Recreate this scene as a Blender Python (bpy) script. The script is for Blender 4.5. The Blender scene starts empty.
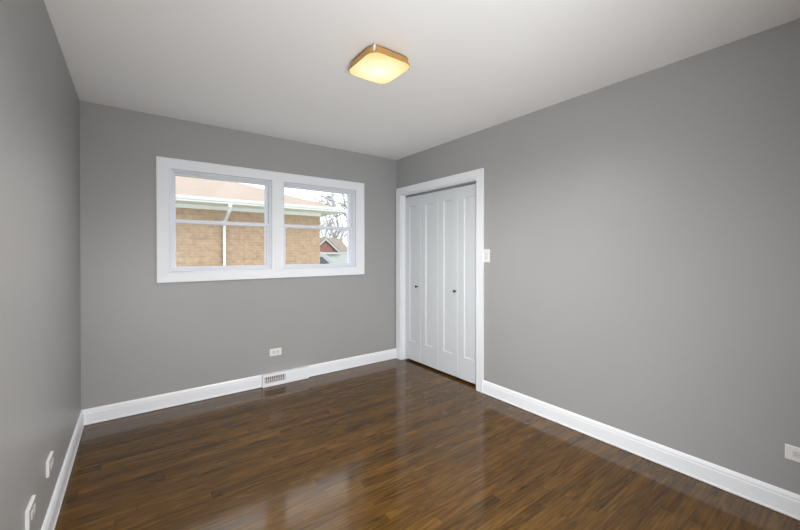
import bpy, bmesh, math, random
from mathutils import Vector, Matrix
C = bpy.context.scene.collection
random.seed(7)
W, D, H = 2.931, 3.598, 2.44          # right wall x, back wall y, ceiling z
NY = -0.22                            # near wall (behind the camera)

# ------------------------------------------------------------------ camera
cam_d = bpy.data.cameras.new('camera'); cam = bpy.data.objects.new('camera', cam_d); C.objects.link(cam)
cam_d.sensor_width = 36.0; cam_d.lens = 360.07 / 800 * 36.0
cam_d.shift_y = -10.85 / 800; cam_d.clip_start = 0.02; cam_d.clip_end = 300
yaw, pitch, roll = 0.6365, -0.0050, -0.0004
fwd = Vector((math.sin(yaw) * math.cos(pitch), math.cos(yaw) * math.cos(pitch), math.sin(pitch)))
rgt = Vector((math.cos(yaw), -math.sin(yaw), 0)); up = rgt.cross(fwd)
r2 = rgt * math.cos(roll) + up * math.sin(roll); u2 = up * math.cos(roll) - rgt * math.sin(roll)
m = Matrix((r2, u2, -fwd)).transposed().to_4x4(); m.translation = Vector((0.3234, 0, 1.3025))
cam.matrix_world = m
bpy.context.scene.camera = cam

# ------------------------------------------------------------------ exposure, world, lights
vs = bpy.context.scene.view_settings
vs.view_transform = 'Standard'; vs.look = 'None'; vs.gamma = 1.0; vs.use_curve_mapping = False
vs.exposure = 0.06
world = bpy.data.worlds.new('overcast_sky'); bpy.context.scene.world = world; world.use_nodes = True
wt = world.node_tree; wt.nodes.clear()
wo = wt.nodes.new('ShaderNodeOutputWorld'); wb = wt.nodes.new('ShaderNodeBackground')
tc = wt.nodes.new('ShaderNodeTexCoord'); sp = wt.nodes.new('ShaderNodeSeparateXYZ'); rp = wt.nodes.new('ShaderNodeValToRGB')
nz = wt.nodes.new('ShaderNodeTexNoise'); nz.inputs['Scale'].default_value = 5; nz.inputs['Detail'].default_value = 5
ad = wt.nodes.new('ShaderNodeMath'); ad.operation = 'MULTIPLY_ADD'; ad.inputs[1].default_value = 0.25
wt.links.new(tc.outputs['Generated'], sp.inputs[0]); wt.links.new(tc.outputs['Generated'], nz.inputs['Vector'])
wt.links.new(nz.outputs['Fac'], ad.inputs[0]); wt.links.new(sp.outputs['Z'], ad.inputs[2]); wt.links.new(ad.outputs[0], rp.inputs[0])
rp.color_ramp.elements[0].position = 0.0; rp.color_ramp.elements[0].color = (0.78, 0.83, 0.88, 1)
rp.color_ramp.elements[1].position = 0.7; rp.color_ramp.elements[1].color = (0.93, 0.96, 1.0, 1)
wt.links.new(rp.outputs[0], wb.inputs['Color']); wb.inputs['Strength'].default_value = 2.5
wt.links.new(wb.outputs[0], wo.inputs['Surface'])

def area(name, loc, direction, sx, sy, power, col, portal=False):
    l = bpy.data.lights.new(name, 'AREA'); l.shape = 'RECTANGLE'; l.size = sx; l.size_y = sy
    l.energy = power; l.color = col
    if portal: l.cycles.is_portal = True
    o = bpy.data.objects.new(name, l); C.objects.link(o); o.location = loc
    o.rotation_euler = Vector(direction).to_track_quat('-Z', 'Z' if abs(direction[2]) < .9 else 'Y').to_euler()
    return o
sun_l = bpy.data.lights.new('hazy_sun', 'SUN'); sun_l.energy = 1.3; sun_l.angle = math.radians(35); sun_l.color = (1, .97, .92)
sun = bpy.data.objects.new('hazy_sun', sun_l); C.objects.link(sun)
sun.rotation_euler = Vector((-.35, 1, -1.15)).to_track_quat('-Z', 'Y').to_euler()
# fill lamps added in the hallway, shining through the doorway the camera stands in
area('hallway_fill', (0.30, -0.80, 0.90), (1, 0.4, 0), 0.5, 0.9, 22, (.985, .995, 1))
area('hallway_low_fill', (0.20, -0.57, 0.75), (1, 0.5, 0.1), 0.3, 0.8, 72, (.985, .995, 1))
area('doorway_fill', (0.60, -0.42, 0.90), (1, 0.4, 0), 0.5, 0.9, 26, (.985, .995, 1))
area('window_portal', (1.45, D + 0.19, 1.57), (0, -1, 0), 1.9, 0.9, 10, (1, 1, 1), portal=True)

# ------------------------------------------------------------------ helpers
def obj(name, bm, mat, parent=None, smooth=False, bevel=0, label=None):
    me = bpy.data.meshes.new(name)
    bmesh.ops.recalc_face_normals(bm, faces=bm.faces)
    bm.to_mesh(me); bm.free()
    if smooth:
        for p in me.polygons: p.use_smooth = True
    o = bpy.data.objects.new(name, me); C.objects.link(o)
    for mm in (mat if isinstance(mat, (list, tuple)) else [mat]): me.materials.append(mm)
    if parent: o.parent = parent
    if bevel:
        b = o.modifiers.new('bevel', 'BEVEL'); b.width = bevel; b.segments = 2; b.limit_method = 'ANGLE'
    if label: o['label'] = label
    return o
def tag(o, label, cat, group=None, kind=None):
    o['label'] = label; o['category'] = cat
    if group: o['group'] = group
    if kind: o['kind'] = kind
    return o
def empty(name, loc, label, cat, group=None, kind=None, rot=0):
    o = bpy.data.objects.new(name, None); C.objects.link(o); o.location = loc; o.rotation_euler.z = rot
    o.empty_display_size = .05
    return tag(o, label, cat, group, kind)
def bx(bm, a, b, mi=0):
    x0, x1 = sorted((a[0], b[0])); y0, y1 = sorted((a[1], b[1])); z0, z1 = sorted((a[2], b[2]))
    v = [bm.verts.new(c) for c in ((x0,y0,z0),(x1,y0,z0),(x1,y1,z0),(x0,y1,z0),(x0,y0,z1),(x1,y0,z1),(x1,y1,z1),(x0,y1,z1))]
    for f in ((0,3,2,1),(4,5,6,7),(0,1,5,4),(1,2,6,5),(2,3,7,6),(3,0,4,7)):
        fc = bm.faces.new([v[i] for i in f]); fc.material_index = mi
    return v
def box(a, b):
    bm = bmesh.new(); bx(bm, a, b); return bm
def boxes(*ab):
    bm = bmesh.new()
    for a, b in ab: bx(bm, a, b)
    return bm
def prism(bm, prof, path_a, path_b):
    """closed profile of 3D points at path_a, swept by vector path_b-path_a"""
    d = Vector(path_b) - Vector(path_a)
    v0 = [bm.verts.new(Vector(p) + Vector(path_a)) for p in prof]; v1 = [bm.verts.new(v.co + d) for v in v0]
    n = len(prof)
    for i in range(n): bm.faces.new((v0[i], v0[(i+1)%n], v1[(i+1)%n], v1[i]))
    bm.faces.new(v0[::-1]); bm.faces.new(v1)
def frame_sweep(bm, prof, rect, tomap, closed=True, sides='LTRB'):
    """mitred moulding: prof = [(inward distance from outer edge, height)], rect=(a0,b0,a1,b1) in plane coords; tomap(a,b,h)->xyz"""
    a0, b0, a1, b1 = rect
    rings = []
    for (i, h) in prof:
        rings.append([bm.verts.new(tomap(a, b, h)) for a, b in ((a0+i, b0+i), (a1-i, b0+i), (a1-i, b1-i), (a0+i, b1-i))])
    n = len(prof)
    for k in range(n):
        r, s = rings[k], rings[(k+1) % n]
        if k == n-1 and not closed: break
        for j in range(4):
            bm.faces.new((r[j], r[(j+1)%4], s[(j+1)%4], s[j]))
def tube(bm, pts, rad, seg=10):
    rings = []
    pts = [Vector(p) for p in pts]; n = len(pts)
    prev = None
    for i, p in enumerate(pts):
        t = (pts[min(i+1, n-1)] - pts[max(i-1, 0)]).normalized()
        a = t.orthogonal().normalized() if prev is None else (prev - t * prev.dot(t)).normalized()
        prev = a; b = t.cross(a)
        r = rad[i] if isinstance(rad, (list, tuple)) else rad
        rings.append([bm.verts.new(p + (a*math.cos(q) + b*math.sin(q)) * r) for q in (2*math.pi*k/seg for k in range(seg))])
    for i in range(n-1):
        for k in range(seg): bm.faces.new((rings[i][k], rings[i][(k+1)%seg], rings[i+1][(k+1)%seg], rings[i+1][k]))
    bm.faces.new(rings[0][::-1]); bm.faces.new(rings[-1])
def lathe(bm, prof, M, seg=24):
    """prof=[(r,z)], axis z, placed by matrix M"""
    rings = [[bm.verts.new(M @ Vector((r*math.cos(2*math.pi*k/seg), r*math.sin(2*math.pi*k/seg), z))) for k in range(seg)] for r, z in prof]
    for i in range(len(prof)-1):
        for k in range(seg): bm.faces.new((rings[i][k], rings[i][(k+1)%seg], rings[i+1][(k+1)%seg], rings[i+1][k]))
    bm.faces.new(rings[0][::-1]); bm.faces.new(rings[-1])

# ------------------------------------------------------------------ materials
class MT:
    def __init__(s, name):
        s.m = bpy.data.materials.new(name); s.m.use_nodes = True; s.t = s.m.node_tree; s.b = s.t.nodes['Principled BSDF']
        s.o = s.t.nodes['Material Output']
    def n(s, typ, **kw):
        x = s.t.nodes.new(typ)
        for k, v in kw.items():
            if k.startswith('i_'): x.inputs[int(k[2:]) if k[2:].isdigit() else k[2:].replace('_', ' ')].default_value = v
            else: setattr(x, k, v)
        return x
    def l(s, a, b): s.t.links.new(a, b)
    def math(s, op, a, b=None, c=None):
        x = s.t.nodes.new('ShaderNodeMath'); x.operation = op
        for i, v in enumerate((a, b, c)):
            if v is None: continue
            if isinstance(v, (int, float)): x.inputs[i].default_value = v
            else: s.l(v, x.inputs[i])
        return x.outputs[0]
    def ramp(s, fac, stops):
        r = s.t.nodes.new('ShaderNodeValToRGB'); e = r.color_ramp.elements
        while len(e) < len(stops): e.new(.5)
        for i, (p, c) in enumerate(stops): e[i].position = p; e[i].color = (*c, 1)
        s.l(fac, r.inputs[0]); return r.outputs[0]
def plain(name, col, rough=.5, metal=0, noise=.03, nscale=8, bump=0, bscale=200, spec=.5, coat=0):
    s = MT(name); s.b.inputs['Roughness'].default_value = rough; s.b.inputs['Metallic'].default_value = metal
    s.b.inputs['Specular IOR Level'].default_value = spec; s.b.inputs['Coat Weight'].default_value = coat
    co = s.n('ShaderNodeTexCoord'); nn = s.n('ShaderNodeTexNoise', i_Scale=nscale, i_Detail=3.0)
    s.l(co.outputs['Object'], nn.inputs['Vector'])
    c2 = tuple(max(0, c*(1-noise)) for c in col); c3 = tuple(min(1, c*(1+noise)) for c in col)
    s.l(s.ramp(nn.outputs['Fac'], [(.3, c2), (.7, c3)]), s.b.inputs['Base Color'])
    if bump:
        bn = s.n('ShaderNodeTexNoise', i_Scale=bscale, i_Detail=2.0); s.l(co.outputs['Object'], bn.inputs['Vector'])
        bb = s.n('ShaderNodeBump', i_Strength=bump, i_Distance=.002); s.l(bn.outputs['Fac'], bb.inputs['Height']); s.l(bb.outputs[0], s.b.inputs['Normal'])
    return s.m
WALL = (.372, .372, .374)
m_wall = plain('grey_wall_paint', WALL, .42, noise=.015, nscale=2, bump=.15, bscale=350, spec=.45)
m_ceil = plain('white_ceiling_paint', (.90, .90, .90), .85, noise=.01, nscale=2, bump=.1, bscale=300)
m_trim = plain('white_gloss_trim_paint', (.88, .905, .945), .32, noise=.01, nscale=4)
m_vinyl = plain('white_window_vinyl', (.79, .82, .89), .35, noise=.01)
m_door = plain('white_door_paint', (.69, .725, .755), .4, noise=.01)
m_plate = plain('white_plastic_plate', (.80, .80, .78), .35, noise=.01)
m_insert = plain('pale_grey_receptacle_plastic', (.69, .69, .69), .4, noise=.02)
m_dark = plain('grey_slot', (.30, .30, .30), .6)
m_black = plain('dark_bronze_metal', (.03, .03, .032), .35, metal=.7)
m_steel = plain('galvanised_track_metal', (.35, .37, .39), .4, metal=.8)
m_brass = plain('brushed_gold_metal', (.62, .36, .13), .45, metal=.55, noise=.06, nscale=60)
m_closet = plain('closet_interior_paint', (.5, .5, .5), .8)
m_hall = plain('hallway_paint', (.5, .49, .48), .7)

# floor: dark stained strip oak, strips run along x
def floor_mat():
    s = MT('dark_stained_oak_strips')
    co = s.n('ShaderNodeTexCoord'); sx = s.n('ShaderNodeSeparateXYZ'); s.l(co.outputs['Object'], sx.inputs[0])
    x, y = sx.outputs['X'], sx.outputs['Y']
    PW = .0572
    ry = s.math('DIVIDE', y, PW); row = s.math('FLOOR', ry); fy = s.math('FRACT', ry)
    wr = s.n('ShaderNodeTexWhiteNoise', noise_dimensions='1D'); s.l(row, wr.inputs['W'])
    xs = s.math('ADD', s.math('DIVIDE', x, 1.1), s.math('MULTIPLY', wr.outputs['Value'], 7.3))
    col = s.math('FLOOR', xs); fx = s.math('FRACT', xs)
    cid = s.n('ShaderNodeCombineXYZ'); s.l(row, cid.inputs[0]); s.l(col, cid.inputs[1])
    wn = s.n('ShaderNodeTexWhiteNoise', noise_dimensions='2D'); s.l(cid.outputs[0], wn.inputs['Vector'])
    # grain, shifted per strip, long along x
    gv = s.n('ShaderNodeCombineXYZ')
    s.l(s.math('ADD', s.math('MULTIPLY', x, 2.6), s.math('MULTIPLY', wn.outputs['Value'], 37)), gv.inputs[0])
    s.l(s.math('ADD', s.math('MULTIPLY', y, 19), s.math('MULTIPLY', wr.outputs['Value'], 19)), gv.inputs[1])
    g1 = s.n('ShaderNodeTexNoise', i_Scale=1.0, i_Detail=5.0, i_Roughness=.55, i_Distortion=2.2); s.l(gv.outputs[0], g1.inputs['Vector'])
    # cathedral figure
    gw = s.n('ShaderNodeTexWave', bands_direction='Y', i_Scale=.75, i_Distortion=9.0, i_Detail=3.0); s.l(gv.outputs[0], gw.inputs['Vector'])
    gw.inputs['Detail Scale'].default_value = .7
    # fine pores
    pv = s.n('ShaderNodeCombineXYZ'); s.l(s.math('MULTIPLY', x, 16), pv.inputs[0]); s.l(s.math('MULTIPLY', y, 160), pv.inputs[1])
    g2 = s.n('ShaderNodeTexNoise', i_Scale=1.0, i_Detail=3.0); s.l(pv.outputs[0], g2.inputs['Vector'])
    big = s.n('ShaderNodeTexNoise', i_Scale=1.3, i_Detail=2.0); s.l(co.outputs['Object'], big.inputs['Vector'])
    f = s.math('MULTIPLY', g1.outputs['Fac'], .70)
    f = s.math('MULTIPLY_ADD', gw.outputs['Fac'], .07, f)
    f = s.math('MULTIPLY_ADD', g2.outputs['Fac'], .08, f)
    f = s.math('MULTIPLY_ADD', wn.outputs['Value'], .15, f)
    f = s.math('MULTIPLY_ADD', big.outputs['Fac'], .22, f)
    c = s.ramp(f, [(.38, (.014, .0062, .0013)), (.47, (.052, .0245, .0046)), (.65, (.102, .049, .0092)), (.86, (.18, .089, .019))])
    # seams
    e1 = s.math('LESS_THAN', fy, .028); e2 = s.math('LESS_THAN', fx, .0032)
    seam = s.math('MAXIMUM', e1, e2)
    mx = s.n('ShaderNodeMix', data_type='RGBA', blend_type='MIX')
    s.l(s.math('MULTIPLY', seam, .45), mx.inputs['Factor']); s.l(c, mx.inputs['A']); mx.inputs['B'].default_value = (.012, .006, .003, 1)
    s.l(mx.outputs['Result'], s.b.inputs['Base Color'])
    s.b.inputs['Roughness'].default_value = .23
    s.b.inputs['Specular IOR Level'].default_value = .34
    s.b.inputs['Coat Weight'].default_value = 0
    rr = s.math('MULTIPLY_ADD', g1.outputs['Fac'], .05, .085); s.l(rr, s.b.inputs['Roughness'])
    bh = s.math('SUBTRACT', s.math('MULTIPLY', g2.outputs['Fac'], .3), s.math('MULTIPLY', seam, 1.0))
    bb = s.n('ShaderNodeBump', i_Strength=.12, i_Distance=.0010); s.l(bh, bb.inputs['Height']); s.l(bb.outputs[0], s.b.inputs['Normal'])
    return s.m
m_floor = floor_mat()

def glass_mat():
    s = MT('window_glass'); s.t.nodes.remove(s.b)
    tr = s.n('ShaderNodeBsdfTransparent'); tr.inputs[0].default_value = (.97, .985, .98, 1)
    gl = s.n('ShaderNodeBsdfGlossy', i_Roughness=.2); fr = s.n('ShaderNodeFresnel', i_IOR=1.45); mx = s.n('ShaderNodeMixShader')
    s.l(s.math('MULTIPLY', fr.outputs[0], .4), mx.inputs[0]); s.l(tr.outputs[0], mx.inputs[1]); s.l(gl.outputs[0], mx.inputs[2]); s.l(mx.outputs[0], s.o.inputs['Surface'])
    return s.m
m_glass = glass_mat()

def brick_mat(name, ox=0):
    s = MT(name); co = s.n('ShaderNodeTexCoord'); sx = s.n('ShaderNodeSeparateXYZ'); s.l(co.outputs['Object'], sx.inputs[0])
    cv = s.n('ShaderNodeCombineXYZ'); s.l(s.math('ADD', sx.outputs['X'], sx.outputs['Y']), cv.inputs[0]); s.l(sx.outputs['Z'], cv.inputs[1])
    b = s.n('ShaderNodeTexBrick'); s.l(cv.outputs[0], b.inputs['Vector'])
    b.inputs['Scale'].default_value = 1; b.inputs['Brick Width'].default_value = .205; b.inputs['Row Height'].default_value = .066
    b.inputs['Mortar Size'].default_value = .006; b.inputs['Mortar Smooth'].default_value = .3; b.inputs['Bias'].default_value = 0
    b.inputs['Color1'].default_value = (.41, .29, .19, 1); b.inputs['Color2'].default_value = (.36, .235, .16, 1); b.inputs['Mortar'].default_value = (.40, .34, .26, 1)
    n = s.n('ShaderNodeTexNoise', i_Scale=9.0, i_Detail=4.0); s.l(cv.outputs[0], n.inputs['Vector'])
    mx = s.n('ShaderNodeMix', data_type='RGBA', blend_type='MULTIPLY'); mx.inputs['Factor'].default_value = .45
    s.l(b.outputs['Color'], mx.inputs['A']); s.l(s.ramp(n.outputs['Fac'], [(.3, (.70, .66, .66)), (.65, (1.25, 1.25, 1.25))]), mx.inputs['B'])
    s.l(mx.outputs['Result'], s.b.inputs['Base Color']); s.b.inputs['Roughness'].default_value = .9
    bb = s.n('ShaderNodeBump', i_Strength=.5, i_Distance=.006); bb.invert = True; s.l(b.outputs['Fac'], bb.inputs['Height']); s.l(bb.outputs[0], s.b.inputs['Normal'])
    return s.m
m_brick = brick_mat('tan_brick')
def shingle_mat(name, c1, c2):
    s = MT(name); co = s.n('ShaderNodeTexCoord'); sx = s.n('ShaderNodeSeparateXYZ'); s.l(co.outputs['Object'], sx.inputs[0])
    cv = s.n('ShaderNodeCombineXYZ'); s.l(s.math('ADD', sx.outputs['X'], s.math('MULTIPLY', sx.outputs['Y'], .1)), cv.inputs[0]); s.l(sx.outputs['Z'], cv.inputs[1])
    b = s.n('ShaderNodeTexBrick'); s.l(cv.outputs[0], b.inputs['Vector'])
    b.inputs['Scale'].default_value = 1; b.inputs['Brick Width'].default_value = .3; b.inputs['Row Height'].default_value = .05
    b.inputs['Mortar Size'].default_value = .003; b.inputs['Color1'].default_value = (*c1, 1); b.inputs['Color2'].default_value = (*c2, 1)
    b.inputs['Mortar'].default_value = (*[v*.7 for v in c2], 1)
    s.l(b.outputs['Color'], s.b.inputs['Base Color']); s.b.inputs['Roughness'].default_value = .95
    return s.m
m_shingle = shingle_mat('weathered_tan_shingles', (.36, .285, .24), (.33, .26, .22))
m_shingle2 = shingle_mat('brown_shingles', (.24, .205, .165), (.22, .185, .15))
m_gutter = plain('white_aluminium_gutter', (.60, .62, .61), .4)
m_soffit = plain('white_soffit_paint', (.72, .73, .70), .6)
m_redsiding = plain('faded_red_siding', (.25, .11, .105), .7, noise=.1, nscale=3)
m_whitesiding = plain('white_siding', (.42, .44, .44), .7)
m_bark = plain('grey_bark', (.36, .355, .35), .9, noise=.2, nscale=12)
m_grass = plain('pale_winter_lawn', (.30, .30, .22), .95, noise=.3, nscale=1.2)
m_vanpaint = plain('pale_grey_van_paint', (.36, .38, .39), .3)
m_darkglass = plain('dark_windscreen', (.07, .075, .08), .15)
m_rubber = plain('tyre_rubber', (.02, .02, .02), .8)
def lamp_mat():
    s = MT('lit_warm_diffuser'); s.t.nodes.remove(s.b)
    e = s.n('ShaderNodeEmission', i_Strength=4.0)
    co = s.n('ShaderNodeTexCoord'); vm = s.n('ShaderNodeVectorMath', operation='LENGTH'); s.l(co.outputs['Object'], vm.inputs[0])
    s.l(s.ramp(vm.outputs['Value'], [(.04, (.60, .58, .52)), (.10, (.32, .285, .19)), (.19, (.25, .19, .085))]), e.inputs['Color'])
    s.l(e.outputs[0], s.o.inputs['Surface']); return s.m
m_lamp = lamp_mat()

# ------------------------------------------------------------------ room shell
S = 'structure'
DY0, DY1, DZ = 2.30, 3.50, 2.000
HY = NY - 0.14      # far side of the near wall
tag(obj('floor', boxes(((-.12, HY, -.05), (W, D, 0)), ((W, DY0, -.05), (W+.12, DY1, 0))), m_floor), 'dark stained oak strip floor with a glossy finish', 'floor', kind=S)
tag(obj('ceiling', box((-.12, HY, H), (W + .12, D + .2, H + .1)), m_ceil), 'smooth flat white ceiling over the bedroom', 'ceiling', kind=S)
# window opening and closet opening
WX0, WX1, WX2, WX3, WZ0, WZ1 = .575, 1.416, 1.523, 2.355, 1.140, 2.008
bm = bmesh.new()
bx(bm, (-.12, D, -.05), (WX0, D+.2, H)); bx(bm, (WX3, D, -.05), (W+.12, D+.2, H))
bx(bm, (WX0, D, -.05), (WX3, D+.2, WZ0)); bx(bm, (WX0, D, WZ1), (WX3, D+.2, H)); bx(bm, (WX1, D, WZ0), (WX2, D+.2, WZ1))
tag(obj('wall_back', bm, m_wall), 'grey painted wall with the double window', 'wall', kind=S)
DY0, DY1, DZ = 2.30, 3.50, 2.000
bm = bmesh.new()
bx(bm, (W, HY, -.05), (W+.12, DY0-.0002, H)); bx(bm, (W, DY1+.0002, -.05), (W+.12, D, H)); bx(bm, (W, DY0, DZ), (W+.12, DY1, H))
tag(obj('wall_right', bm, m_wall), 'long grey painted wall right of the closet doors', 'wall', kind=S)
bm = box((-.12, HY, 0), (0, D, H))
tag(obj('wall_left', bm, m_wall), 'grey painted wall at the left edge of the room', 'wall', kind=S)
# near wall with the doorway the camera looks in from
NX0, NX1, NZ = .10, .92, 2.03
bm = bmesh.new()
bx(bm, (0, HY, 0), (NX0, NY, H)); bx(bm, (NX1, HY, 0), (W, NY, H)); bx(bm, (NX0, HY, NZ), (NX1, NY, H))
tag(obj('wall_near', bm, m_wall), 'grey painted wall behind the viewer with an open doorway', 'wall', kind=S)
tag(obj('closet_shell', boxes(((W+.12, DY0-.2, -.05), (W+.7, D+.2, 0)), ((W+.7, DY0-.2, -.05), (W+.74, D+.2, H)), ((W+.12, DY0-.24, -.05), (W+.7, DY0-.2, H)), ((W+.12, DY0-.2, H-.04), (W+.7, D+.2, H)), ((W+.12, D+.2, -.05), (W+.74, D+.24, H))), m_closet), 'unlit closet interior behind the white folding doors', 'closet', kind=S)

bm = bmesh.new()
bx(bm, (-.9, -1.75, -.05), (1.7, HY, 0)); bx(bm, (-.9, -1.75, H), (1.7, HY, H+.1)); bx(bm, (-1.0, -1.75, -.05), (-.9, HY, H+.1)); bx(bm, (1.7, -1.75, -.05), (1.8, HY, H+.1)); bx(bm, (-1.0, -1.85, -.05), (1.8, -1.75, H+.1))
tag(obj('hallway_shell', bm, m_hall), 'hallway behind the viewer beyond the open doorway', 'hallway', kind=S)

# baseboards
BH = .118
def base_prof(nx, ny):      # cross-section, (nx,ny) = direction into the room
    pts = [(0, 0), (.014, 0), (.014, .004), (.020, .004), (.020, .012), (.017, .018), (.015, .085), (.0125, .091), (.0125, .100), (.009, .110), (.004, BH), (0, BH)]
    return [(nx*d, ny*d, z) for d, z in pts]
bm = bmesh.new(); prism(bm, base_prof(0, -1), (0, D, 0), (1.312, D, 0)); prism(bm, base_prof(0, -1), (1.777, D, 0), (W, D, 0))
tag(obj('baseboard_back', bm, m_trim), 'white baseboard under the window, interrupted by the air register', 'baseboard', kind=S)
bm = bmesh.new(); prism(bm, base_prof(1, 0), (0, NY, 0), (0, D-.0005, 0))
tag(obj('baseboard_left', bm, m_trim), 'white baseboard along the wall at the left edge', 'baseboard', kind=S)
bm = bmesh.new(); prism(bm, base_prof(-1, 0), (W, NY, 0), (W, 2.2205, 0))
tag(obj('baseboard_right', bm, m_trim), 'white baseboard running right from the closet doors', 'baseboard', kind=S)
bm = bmesh.new(); prism(bm, base_prof(0, 1), (.99, NY, 0), (W, NY, 0))
tag(obj('baseboard_near', bm, m_trim), 'white baseboard on the wall behind the viewer', 'baseboard', kind=S)

# ------------------------------------------------------------------ window casing (trim_1)
CX0, CX1, CZ0, CZ1 = .4746, 2.4589, 1.0501, 2.0965
bm = bmesh.new()
tomap = lambda a, b, h: (a, D - h, b)
prof = [(0, 0), (0, .019), (.006, .020), (.010, .017), (.088, .012), (.094, .014), (.1005, .012), (.1005, 0)]
prof = [(i * (WX0 - CX0) / .1005, h) for i, h in prof]
# mitred surround; top / bottom bands are a little narrower than the sides, so sweep with per-side scale
def sweep2(bm, prof, outer, inner, tomap):
    rings = []
    for (i, h) in prof:
        f = i / (WX0 - CX0)
        a0, b0, a1, b1 = [o + (n - o) * f for o, n in zip(outer, inner)]
        rings.append([bm.verts.new(tomap(a, b, h)) for a, b in ((a0, b0), (a1, b0), (a1, b1), (a0, b1))])
    for k in range(len(prof)):
        r, s = rings[k], rings[(k+1) % len(prof)]
        for j in range(4): bm.faces.new((r[j], r[(j+1)%4], s[(j+1)%4], s[j]))
sweep2(bm, prof, (CX0, CZ0, CX1, CZ1), (WX0, WZ0, WX3, WZ1), tomap)
mull = [(WX1, 0), (WX1, -.012), (WX1+.008, -.014), (WX1+.014, -.012), (WX2-.014, -.012), (WX2-.008, -.014), (WX2, -.012), (WX2, 0)]
prism(bm, [(x, D + y, 0) for x, y in mull], (0, 0, WZ0), (0, 0, WZ1))
tag(obj('trim_1', bm, m_trim), 'white casing framing the double window, with centre mullion', 'window casing', kind=S)

# ------------------------------------------------------------------ windows
def rect_frame(bm, x0, z0, x1, z1, w, y0, y1, wb=None, wt_=None):
    wb = w if wb is None else wb; wt_ = w if wt_ is None else wt_
    bx(bm, (x0, y0, z0), (x0+w, y1, z1)); bx(bm, (x1-w, y0, z0), (x1, y1, z1))
    bx(bm, (x0+w, y0, z0), (x1-w, y1, z0+wb)); bx(bm, (x0+w, y0, z1-wt_), (x1-w, y1, z1))
def window(idx, x0, x1, label):
    z0, z1 = WZ0, WZ1; e = .0008
    t = empty('window_%d' % idx, ((x0+x1)/2, D, z0), label, 'window', kind=S)
    ox, oy, oz = t.location
    def P(name, bm, mat, parent, lab=None, **k):
        bmesh.ops.translate(bm, verts=bm.verts, vec=(-ox, -oy, -oz)); o = obj(name, bm, mat, parent, label=lab, **k)
        return o
    bm = bmesh.new()
    rect_frame(bm, x0+e, z0+e, x1-e, z1-e, .012, D+.004, D+.17)
    # stop beads
    rect_frame(bm, x0+.0128, z0+.0128, x1-.0128, z1-.0128, .008, D+.018, D+.032)
    # outer part of frame behind the sashes
    rect_frame(bm, x0+.0128, z0+.0128, x1-.0128, z1-.0128, .014, D+.112, D+.16)
    fr = P('window_frame', bm, m_vinyl, t, bevel=.0015)
    zm = 1.573
    a0, a1 = x0+.0135, x1-.0135; b0, b1 = z0+.0135, z1-.0135
    bm = bmesh.new(); rect_frame(bm, a0, b0, a1, zm+.016, .026, D+.036, D+.068, wb=.024, wt_=.032)
    # lift rail
    bx(bm, (a0+.15, D+.030, b0+.008), (a1-.15, D+.036, b0+.014))
    lo = P('lower_sash', bm, m_vinyl, t, bevel=.002)
    P('glass_pane', box((a0+.026, D+.050, b0+.024), (a1-.026, D+.054, zm-.016)), m_glass, lo)
    bm = bmesh.new(); rect_frame(bm, a0, zm-.016, a1, b1, .028, D+.074, D+.106, wb=.032, wt_=.020)
    us = P('upper_sash', bm, m_vinyl, t, bevel=.002)
    P('glass_pane', box((a0+.028, D+.088, zm+.016), (a1-.028, D+.092, b1-.020)), m_glass, us)
    # sash lock on the meeting rail
    bm = bmesh.new(); xm = (x0+x1)/2
    bx(bm, (xm-.025, D+.040, zm+.016), (xm+.025, D+.062, zm+.020)); bx(bm, (xm-.008, D+.044, zm+.020), (xm+.020, D+.054, zm+.025))
    P('sash_lock', bm, m_vinyl, lo, bevel=.0015)
    return t
window(1, WX0, WX1, 'left half of the double window, looking onto brick wall and downspout')
window(2, WX2, WX3, 'right half of the double window, showing sky, bare branches and garage')

bm = bmesh.new()
bx(bm, (NX0-.08, NY, 0), (NX0, NY+.015, NZ+.08)); bx(bm, (NX1, NY, 0), (NX1+.07, NY+.015, NZ+.08)); bx(bm, (NX0, NY, NZ), (NX1, NY+.015, NZ+.08))
tag(obj('trim_3', bm, m_trim), 'white casing of the open doorway behind the viewer', 'door casing', kind=S)

# ------------------------------------------------------------------ closet casing + jambs (trim_2)
OY0, OY1, OZ = 2.2205, 3.5795, 2.0804
cp = [(0, 0), (0, .019), (.005, .020), (.010, .017), (.066, .013), (.073, .015), (.079, .012), (.079, 0)]
bm = bmesh.new()
def casing3(bm, prof, y0, z1, y1):
    rings = []
    for i, h in prof:
        rings.append([bm.verts.new((W-h, y, z)) for y, z in ((y0+i, 0), (y0+i, z1-i), (y1-i, z1-i), (y1-i, 0))])
    n = len(prof)
    for k in range(n):
        r, s = rings[k], rings[(k+1) % n]
        for j in range(3): bm.faces.new((r[j], r[j+1], s[j+1], s[j]))
    bm.faces.new([r[0] for r in rings]); bm.faces.new([r[3] for r in rings][::-1])
casing3(bm, cp, OY0, OZ, OY1)
bx(bm, (W-.004, DY1-.0005, 0), (W+.119, DY1-.012, DZ)); bx(bm, (W-.004, DY0+.0005, 0), (W+.119, DY0+.012, DZ))
bx(bm, (W-.004, DY0+.012, DZ-.0005), (W+.119, DY1-.012, DZ-.012))
tag(obj('trim_2', bm, m_trim), 'white casing and jambs around the closet opening', 'door casing', kind=S)
bm = bmesh.new()
bx(bm, (W+.052, DY0+.014, DZ-.0125), (W+.082, DY1-.014, DZ-.016)); bx(bm, (W+.050, DY0+.014, DZ-.0125), (W+.053, DY1-.014, DZ-.034)); bx(bm, (W+.081, DY0+.014, DZ-.0125), (W+.084, DY1-.014, DZ-.034))
tag(obj('trim_4', bm, m_steel), 'grey metal track above the closet folding doors', 'door track', kind=S)

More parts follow.
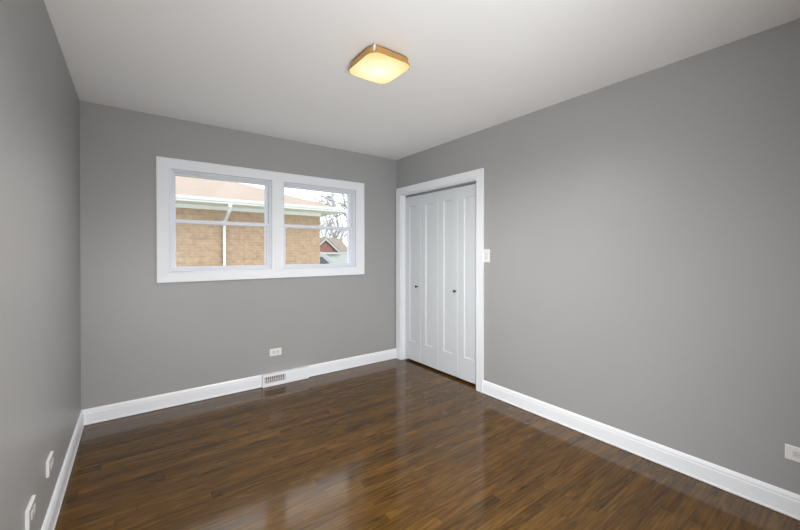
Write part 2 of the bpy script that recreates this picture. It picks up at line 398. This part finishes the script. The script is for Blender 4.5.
# ------------------------------------------------------------------ bifold closet doors
LW = .2935
def leaf_bm(w=LW, z0=0.0, z1=1.940, th=.033):
    """local: x=0 front face plane looking to -x, y 0..w, z"""
    bm = bmesh.new()
    sy, sz0, sz1 = .083, .222, .112
    def ring(i, d):
        return [bm.verts.new((d, y, z)) for y, z in ((sy+i, z0+sz0+i), (w-sy-i, z0+sz0+i), (w-sy-i, z1-sz1-i), (sy+i, z1-sz1-i))]
    e = .003
    of = [bm.verts.new((0, y, z)) for y, z in ((e, z0), (w-e, z0), (w-e, z1), (e, z1))]
    oe = [bm.verts.new((e, y, z)) for y, z in ((0, z0), (w, z0), (w, z1), (0, z1))]
    ob = [bm.verts.new((th, y, z)) for y, z in ((0, z0), (w, z0), (w, z1), (0, z1))]
    rs = [of, ring(0, 0), ring(.002, .0012), ring(.008, .0085), ring(.010, .009)]
    for a, b in zip(rs[:-1], rs[1:]):
        for j in range(4): bm.faces.new((a[j], a[(j+1)%4], b[(j+1)%4], b[j]))
    bm.faces.new(rs[-1])
    for a, b in ((of, oe), (oe, ob)):
        for j in range(4): bm.faces.new((a[j], a[(j+1)%4], b[(j+1)%4], b[j]))
    bm.faces.new(ob)
    return bm
def bifold(idx, ybase, knob_y, label):
    """two hinged leaves; ybase = near side y, doors span 2*LW + gap"""
    t = empty('door_%d' % idx, (W+.050, ybase, .024), label, 'closet door', kind=S)
    t['group'] = 'white folding closet doors'
    lf = []
    for k in range(2):
        l = obj('door_leaf', leaf_bm(), m_door, t); l.location = (0, k*(LW+.002), 0); lf.append(l)
    bm = bmesh.new()
    M = Matrix.Rotation(-math.pi/2, 4, 'Y')
    lathe(bm, [(.009, 0), (.009, .003), (.0045, .005), (.0045, .013), (.009, .018), (.0125, .023), (.0125, .028), (.009, .031), (.002, .032)], Matrix.Translation((0, knob_y, .880)) @ M)
    obj('door_knob', bm, m_black, lf[1], smooth=True, label='small dark metal knob')
    # pivots and hinges
    bm = bmesh.new()
    for z in (.25, .97, 1.69): tube(bm, [(.036, LW+.001, z-.03), (.036, LW+.001, z+.03)], .004, 8)
    obj('hinge', bm, m_steel, t)
    bm = bmesh.new(); tube(bm, [(.0165, .06, 1.940), (.0165, .06, 1.953)], .005, 8); tube(bm, [(.0165, 2*LW-.06, 1.940), (.0165, 2*LW-.06, 1.953)], .005, 8)
    obj('pivot_pin', bm, m_steel, t)
bifold(1, DY0+.601, .060, 'white folding closet door nearest the window wall')
bifold(2, DY0+.0095, .030, 'white folding closet door beside the light switch')

# ------------------------------------------------------------------ ceiling light
def rrect(w, h, r, n=6):
    pts = []
    for cx, cy, a0 in ((w/2-r, h/2-r, 0), (-w/2+r, h/2-r, 90), (-w/2+r, -h/2+r, 180), (w/2-r, -h/2+r, 270)):
        for k in range(n+1):
            a = math.radians(a0 + 90*k/n); pts.append((cx + r*math.cos(a), cy + r*math.sin(a)))
    return pts
def loft(bm, rings, cap0=True, cap1=True):
    vr = [[bm.verts.new(p) for p in r] for r in rings]; n = len(vr[0])
    for a, b in zip(vr[:-1], vr[1:]):
        for j in range(n): bm.faces.new((a[j], a[(j+1)%n], b[(j+1)%n], b[j]))
    if cap0: bm.faces.new(vr[0][::-1])
    if cap1: bm.faces.new(vr[-1])
LS = .284
t = empty('ceiling_light', (1.468, 1.752, H), 'lit square flush ceiling light with gold band and rounded corners', 'ceiling light')
def R(s, z, r): return [(x*.975, y*1.06, z) for x, y in rrect(s, s, r)]
bm = bmesh.new(); loft(bm, [R(LS-.16, -.0005, .03), R(LS-.16, -.045, .03)])
obj('mounting_base', bm, m_trim, t)
bm = bmesh.new()
loft(bm, [R(LS-.014, -.038, .055), R(LS-.014, -.072, .055), R(LS-.018, -.072, .053), R(LS-.018, -.038, .053)], False, False)
loft(bm, [R(LS-.014, -.038, .055), R(LS-.014, -.041, .055)], True, True)
obj('metal_band', bm, m_brass, t)
bm = bmesh.new()
loft(bm, [R(LS-.022, -.069, .055), R(LS-.006, -.070, .058), R(LS-.001, -.074, .060), R(LS-.002, -.080, .060), R(LS-.03, -.088, .052), R(LS-.08, -.091, .045), R(LS-.16, -.0925, .03)])
obj('diffuser', bm, m_lamp, t, smooth=True)
bm = bmesh.new()
loft(bm, [R(LS+.003, -.071, .061), R(LS+.003, -.080, .061), R(LS-.0005, -.080, .0605), R(LS-.0005, -.071, .0605)], False, False)
obj('bronze_rim', bm, m_brass, t)
# the light it gives
sl = bpy.data.lights.new('ceiling_light_glow', 'SPOT'); sl.energy = 118; sl.shadow_soft_size = .08; sl.spot_size = 3.0; sl.spot_blend = 1; sl.color = (1, .975, .94)
so = bpy.data.objects.new('ceiling_light_glow', sl); C.objects.link(so); so.location = (1.46, 1.73, 2.27)
# corner clip
bm = bmesh.new(); bx(bm, (-.122, -.143, -.068), (-.116, -.128, -.040)); obj('corner_clip', bm, m_trim, t)

# little white hook on the ceiling
bm = bmesh.new()
pts = [(0, 0, 0), (0, 0, -.010), (-.012, -.05, -.016), (-.025, -.11, -.020), (-.034, -.15, -.018), (-.040, -.17, -.006)]
tube(bm, pts, .0055, 8); lathe(bm, [(.014, 0), (.014, -.003), (.007, -.007)], Matrix(), 16)
hk = tag(obj('ceiling_hook', bm, plain('bright_white_plastic', (.97, .97, .97), .3, noise=0), smooth=True), 'tiny white hook in the ceiling near the far right corner', 'hook'); hk.location = (2.435, 3.385, H-.0005)

# ------------------------------------------------------------------ electrical plates
def plate_part(w, h, th=.0055):
    bm = bmesh.new(); e = .003
    a = [(-w/2, 0, -h/2), (w/2, 0, -h/2), (w/2, 0, h/2), (-w/2, 0, h/2)]
    b = [(x, -th+.002, z) for x, _, z in a]
    c = [(x*(1-2*e/w), -th, z*(1-2*e/h)) for x, _, z in a]
    loft(bm, [a, b, c]); return bm
def outlet(loc, rot, label, w=.116, h=.071, insert=None, painted=False):
    """plate lies in local xz, faces local -y; horizontal duplex receptacle"""
    t = empty('wall_outlet', loc, label, 'electrical outlet', 'horizontal wall outlets', rot=rot)
    obj('cover_plate', plate_part(w, h, .0105 if painted else .0055), m_plate, t)
    if painted:  # face takes the wall's grey, rim stays plate white
        bm = bmesh.new(); loft(bm, [[(x, -.0104, z) for x, z in rrect(w-.006, h-.005, .003, 3)], [(x, -.0112, z) for x, z in rrect(w-.007, h-.006, .003, 3)]])
        obj('face_insert', bm, m_wall, t, label='face the same grey as the wall')
        z0 = .006
    else: z0 = 0
    for s in (-1, 1):
        bm = bmesh.new(); pts = [(x + s*.0195, z) for x, z in rrect(.028, .034, .010, 4)]
        loft(bm, [[(x, -.0054-z0, z) for x, z in pts], [(x, -.0075-z0, z) for x, z in pts]])
        r = obj('receptacle', bm, insert or m_insert, t)
        bm = bmesh.new()
        bx(bm, (s*.0195-.006, -.0077-z0, .004), (s*.0195+.005, -.0074-z0, .0065)); bx(bm, (s*.0195-.006, -.0077-z0, -.0065), (s*.0195+.003, -.0074-z0, -.004))
        tube(bm, [(s*.0195+.010, -.0074-z0, 0), (s*.0195+.010, -.0078-z0, 0)], .0022, 8)
        obj('socket_slots', bm, m_dark, r)
    bm = bmesh.new(); tube(bm, [(0, -.0054-z0, 0), (0, -.0066-z0, 0)], .003, 10); obj('screw', bm, m_plate, t)
    return t
outlet((1.449, D, .316), 0, 'white outlet on the wall under the window, above the register')
outlet((W, .241, .313), -math.pi/2, 'white outlet at the right edge of the photo above the baseboard')
outlet((0, 2.320, .315), math.pi/2, 'white-edged outlet on the left wall, farther one of its pair', painted=True)
outlet((0, 1.930, .315), math.pi/2, 'white-edged outlet on the left wall, nearer one cut by the frame', painted=True)
t = empty('light_switch', (W, 2.185, 1.2705), 'white rocker light switch beside the closet casing', 'light switch', rot=-math.pi/2)
obj('cover_plate', plate_part(.070, .118), m_plate, t)
bm = bmesh.new(); loft(bm, [[(x, -.0054, z) for x, z in rrect(.033, .067, .002, 2)], [(x, -.0085 + z*.05, z) for x, z in rrect(.032, .066, .002, 2)]])
obj('rocker', bm, m_insert, t)
for z in (-.048, .048):
    bm = bmesh.new(); tube(bm, [(0, -.0054, z), (0, -.0064, z)], .0028, 10); obj('screw', bm, m_plate, t)

# ------------------------------------------------------------------ baseboard air register
t = empty('baseboard_register', (1.5445, D, 0), 'white baseboard air register with a slotted grille at its left half', 'air register')
RW = .232; RT = .044
bm = bmesh.new()
G0, G1, GZ0, GZ1 = -.212, -.012, .034, .096
bx(bm, (-RW, -RT, .0005), (G0, -.0005, .1185)); bx(bm, (G1, -RT, .0005), (RW, -.0005, .1185))
bx(bm, (G0, -RT, .0005), (G1, -.0005, GZ0)); bx(bm, (G0, -RT, GZ1), (G1, -.0005, .1185))
obj('housing', bm, m_trim, t, bevel=.002)
obj('duct_back', box((G0, -.006, GZ0), (G1, -.002, GZ1)), plain('dim_duct_liner', (.24, .16, .125), .8), t, label='dull brown interior behind the slots')
bm = bmesh.new(); n = 11
for k in range(n):
    x = G0 + (k+.5) * (G1-G0)/n; bx(bm, (x-.0026, -RT+.001, GZ0), (x+.0026, -RT+.006, GZ1))
bx(bm, (G0, -RT+.0015, (GZ0+GZ1)/2-.0015), (G1, -RT+.005, (GZ0+GZ1)/2+.0015))
obj('grille', bm, m_trim, t)
obj('cover_panel', box((.004, -RT-.003, .010), (RW-.012, -RT-.0001, .106)), m_trim, t, bevel=.001)

# ------------------------------------------------------------------ outside: neighbouring brick house
GZ = -1.0
tag(obj('ground', box((-40, D+.2, GZ-.2), (70, 75, GZ)), m_grass), 'pale winter ground outside the window', 'ground', kind=S)
HW0, HW1, HY0, HY1 = -7.0, 4.32, 9.0, 17.0      # wall footprint
EX, EY, EZ = 4.64, 8.5, 2.345                    # eave corner, eave underside
house = empty('brick_house', (0, 9, GZ), 'tan brick house next door with hipped roof and white gutter', 'house')
def HP(name, bm, mat, parent=house, label=None, **k):
    bmesh.ops.translate(bm, verts=bm.verts, vec=(0, -9, -GZ)); return obj(name, bm, mat, parent, label=label, **k)
HP('brick_wall', box((HW0, HY0, GZ), (HW1, HY1, EZ)), m_brick)
xl, yb = HW0 - .4, HY1 + .5
HP('soffit', box((xl, EY, EZ), (EX, yb, EZ+.03)), m_soffit)
HP('frieze_board', box((HW0-.02, HY0-.02, EZ-.085), (HW1+.02, HY0-.0005, EZ-.0005)), m_soffit)
bm = bmesh.new(); s = .37; hh = (yb-EY)/2; rz = EZ+.11 + s*hh
a = [bm.verts.new(c) for c in ((xl, EY, EZ+.11), (EX, EY, EZ+.11), (EX, yb, EZ+.11), (xl, yb, EZ+.11))]
a2 = [bm.verts.new((v.co.x, v.co.y, EZ+.03)) for v in a]
r0 = bm.verts.new((xl+hh, EY+hh, rz)); r1 = bm.verts.new((EX-hh, EY+hh, rz))
bm.faces.new((a[0], a[1], r1, r0)); bm.faces.new((a[1], a[2], r1)); bm.faces.new((a[2], a[3], r0, r1)); bm.faces.new((a[3], a[0], r0))
for j in range(4): bm.faces.new((a[j], a2[j], a2[(j+1)%4], a[(j+1)%4]))
bm.faces.new(a2)
HP('hipped_roof', bm, m_shingle)
# K-style gutter along the facing eave and the right eave
gp = [(0, 0), (-.075, 0), (-.085, .03), (-.105, .055), (-.105, .100), (-.112, .108), (-.100, .112), (-.095, .075), (-.012, .075), (0, .112)]
bm = bmesh.new(); prism(bm, [(0, EY+y, EZ+z) for y, z in gp], (xl, 0, 0), (EX+.08, 0, 0))
HP('gutter', bm, m_gutter)
bm = bmesh.new(); prism(bm, [(EX-y, 0, EZ+z) for y, z in gp], (0, EY+.0, 0), (0, yb, 0))
HP('gutter', bm, m_gutter)
# downspout: outlet, elbow back to the wall, straight run
bm = bmesh.new()
dx = 1.98
tube(bm, [(dx+.02, EY-.05, EZ+.02), (dx+.02, EY-.05, EZ-.05), (dx+.015, EY+.02, EZ-.14), (dx+.005, HY0-.13, EZ-.33), (dx, HY0-.06, EZ-.43), (dx, HY0-.055, EZ-.52), (dx, HY0-.055, GZ+.2), (dx, HY0-.12, GZ+.1), (dx, HY0-.25, GZ+.06)], [.06, .05, .046, .046, .046, .042, .042, .042, .042], 4)
HP('downspout', bm, m_gutter)
bm = bmesh.new()
bx(bm, (dx-.05, HY0-.104, .2), (dx+.05, HY0-.0005, .23))
HP('downspout_strap', bm, m_gutter)

# ------------------------------------------------------------------ garage beyond
g = empty('garage', (11.4, 24, GZ), 'distant garage with red gable, white trim and brown roof', 'garage')
def GP(name, bm, mat, **k):
    bmesh.ops.translate(bm, verts=bm.verts, vec=(-11.4, -24, -GZ)); return obj(name, bm, mat, g, **k)
GP('white_wall', boxes(((10.45, 24.15, GZ), (13.4, 27.6, 1.25)), ), m_whitesiding)
bm = bmesh.new()
prism(bm, [(10.45, 0, 1.27), (12.40, 0, 1.27), (11.42, 0, 2.14)], (0, 24.10, 0), (0, 26.0, 0))
GP('red_gable', bm, m_redsiding)
bm = bmesh.new()
for sx_ in (-1, 1):
    xe, xt = 11.42 + sx_*1.12, 11.42
    prism(bm, [(xe, 0, 1.22), (xe, 0, 1.36), (xt, 0, 2.36), (xt, 0, 2.18)], (0, 23.95, 0), (0, 24.10, 0))
bx(bm, (10.3, 23.97, 1.17), (12.55, 24.10, 1.31))
GP('white_trim', bm, m_whitesiding)
bm = bmesh.new()
prism(bm, [(0, 24.1, 1.27), (0, 25.9, 2.42), (0, 27.8, 1.27)], (11.45, 0, 0), (13.55, 0, 0))
for sx_ in (-1, 1):
    xe = 11.42 + sx_*1.12
    prism(bm, [(xe, 0, 1.36), (xe, 0, 1.40), (11.42, 0, 2.42), (11.42, 0, 2.36)], (0, 23.93, 0), (0, 25.9, 0))
GP('brown_roof', bm, m_shingle2)
GP('garage_door', box((10.9, 24.10, GZ+.02), (12.3, 24.15, 1.0)), m_whitesiding)

# ------------------------------------------------------------------ parked van, mostly hidden by the brick corner
v = empty('parked_van', (6.95, 16.5, GZ), 'pale parked van with dark windscreen beyond the brick corner', 'van')
bm = bmesh.new()
prof = [(-2.4, .35), (-2.4, 2.15), (-2.2, 2.32), (.35, 2.32), (.55, 2.25), (1.15, 1.72), (2.0, 1.55), (2.2, 1.40), (2.25, .35)]
prism(bm, [(x, 0, z) for x, z in prof], (0, -.95, 0), (0, .95, 0)); obj('van_body', bm, m_vanpaint, v, bevel=.04)
bm = bmesh.new()
prism(bm, [(.47, 0, 2.20), (.50, 0, 2.25), (1.16, 0, 1.71), (1.10, 0, 1.66)], (0, -.80, .03), (0, .80, .03)); obj('windscreen', bm, m_darkglass, v)
bm = bmesh.new(); prism(bm, [(-.45, 0, 1.55), (-.45, 0, 2.1), (.38, 0, 2.1), (.95, 0, 1.62), (.9, 0, 1.55)], (0, -.96, 0), (0, -.951, 0)); obj('side_window', bm, m_darkglass, v)
for x in (-1.5, 1.4):
    for y in (-.85, .85):
        bm = bmesh.new(); lathe(bm, [(.30, -.11), (.34, -.08), (.34, .08), (.30, .11)], Matrix.Translation((x, y, .34)) @ Matrix.Rotation(math.pi/2, 4, 'X'), 20)
        obj('wheel', bm, m_rubber, v, smooth=True)

# ------------------------------------------------------------------ bare trees
def tree(loc, height, seed, label, spread=.55, depth=6, r0=.16, lean=(0, 0)):
    rnd = random.Random(seed); bm = bmesh.new()
    def grow(p, d, L, r, k):
        n = 4; pts = [p]; dd = d.copy(); rad = [r]
        for i in range(n):
            dd = (dd + Vector((rnd.uniform(-1, 1), rnd.uniform(-1, 1), rnd.uniform(-.5, .8))) * .13).normalized()
            pts.append(pts[-1] + dd * L / n); rad.append(r * (1 - .35*(i+1)/n))
        tube(bm, pts, rad, 6 if k > depth-3 else 4)
        if k == 0: return
        for j in range(3 if k < depth else 4):
            ax = dd.orthogonal().normalized(); ax.rotate(Matrix.Rotation(rnd.uniform(0, 6.28), 3, dd))
            nd = (dd + ax * rnd.uniform(.4, .95) * spread / .5).normalized()
            st = pts[-1] if j == 0 else pts[rnd.choice((2, 3, 4))]
            grow(st, nd, L * rnd.uniform(.62, .82), r * (.62 if j else .66), k-1)
    grow(Vector((0, 0, 0)), Vector((lean[0], lean[1], 1)).normalized(), height*.28, r0, depth)
    o = obj('bare_tree', bm, m_bark, smooth=True); o.location = loc
    tag(o, label, 'tree', 'leafless trees outside')
tree((10.2, 15.5, GZ), 9.5, 3, 'nearest leafless tree reaching into the upper right pane', lean=(-.1, 0), r0=.13)
tree((13.5, 29.5, GZ), 8.0, 11, 'leafless tree standing just behind the garage roof')
tree((18.0, 36.0, GZ), 10.5, 21, 'distant leafless tree right of the garage')
tree((13.8, 37.0, GZ), 9.5, 5, 'distant leafless tree left of the garage gable')
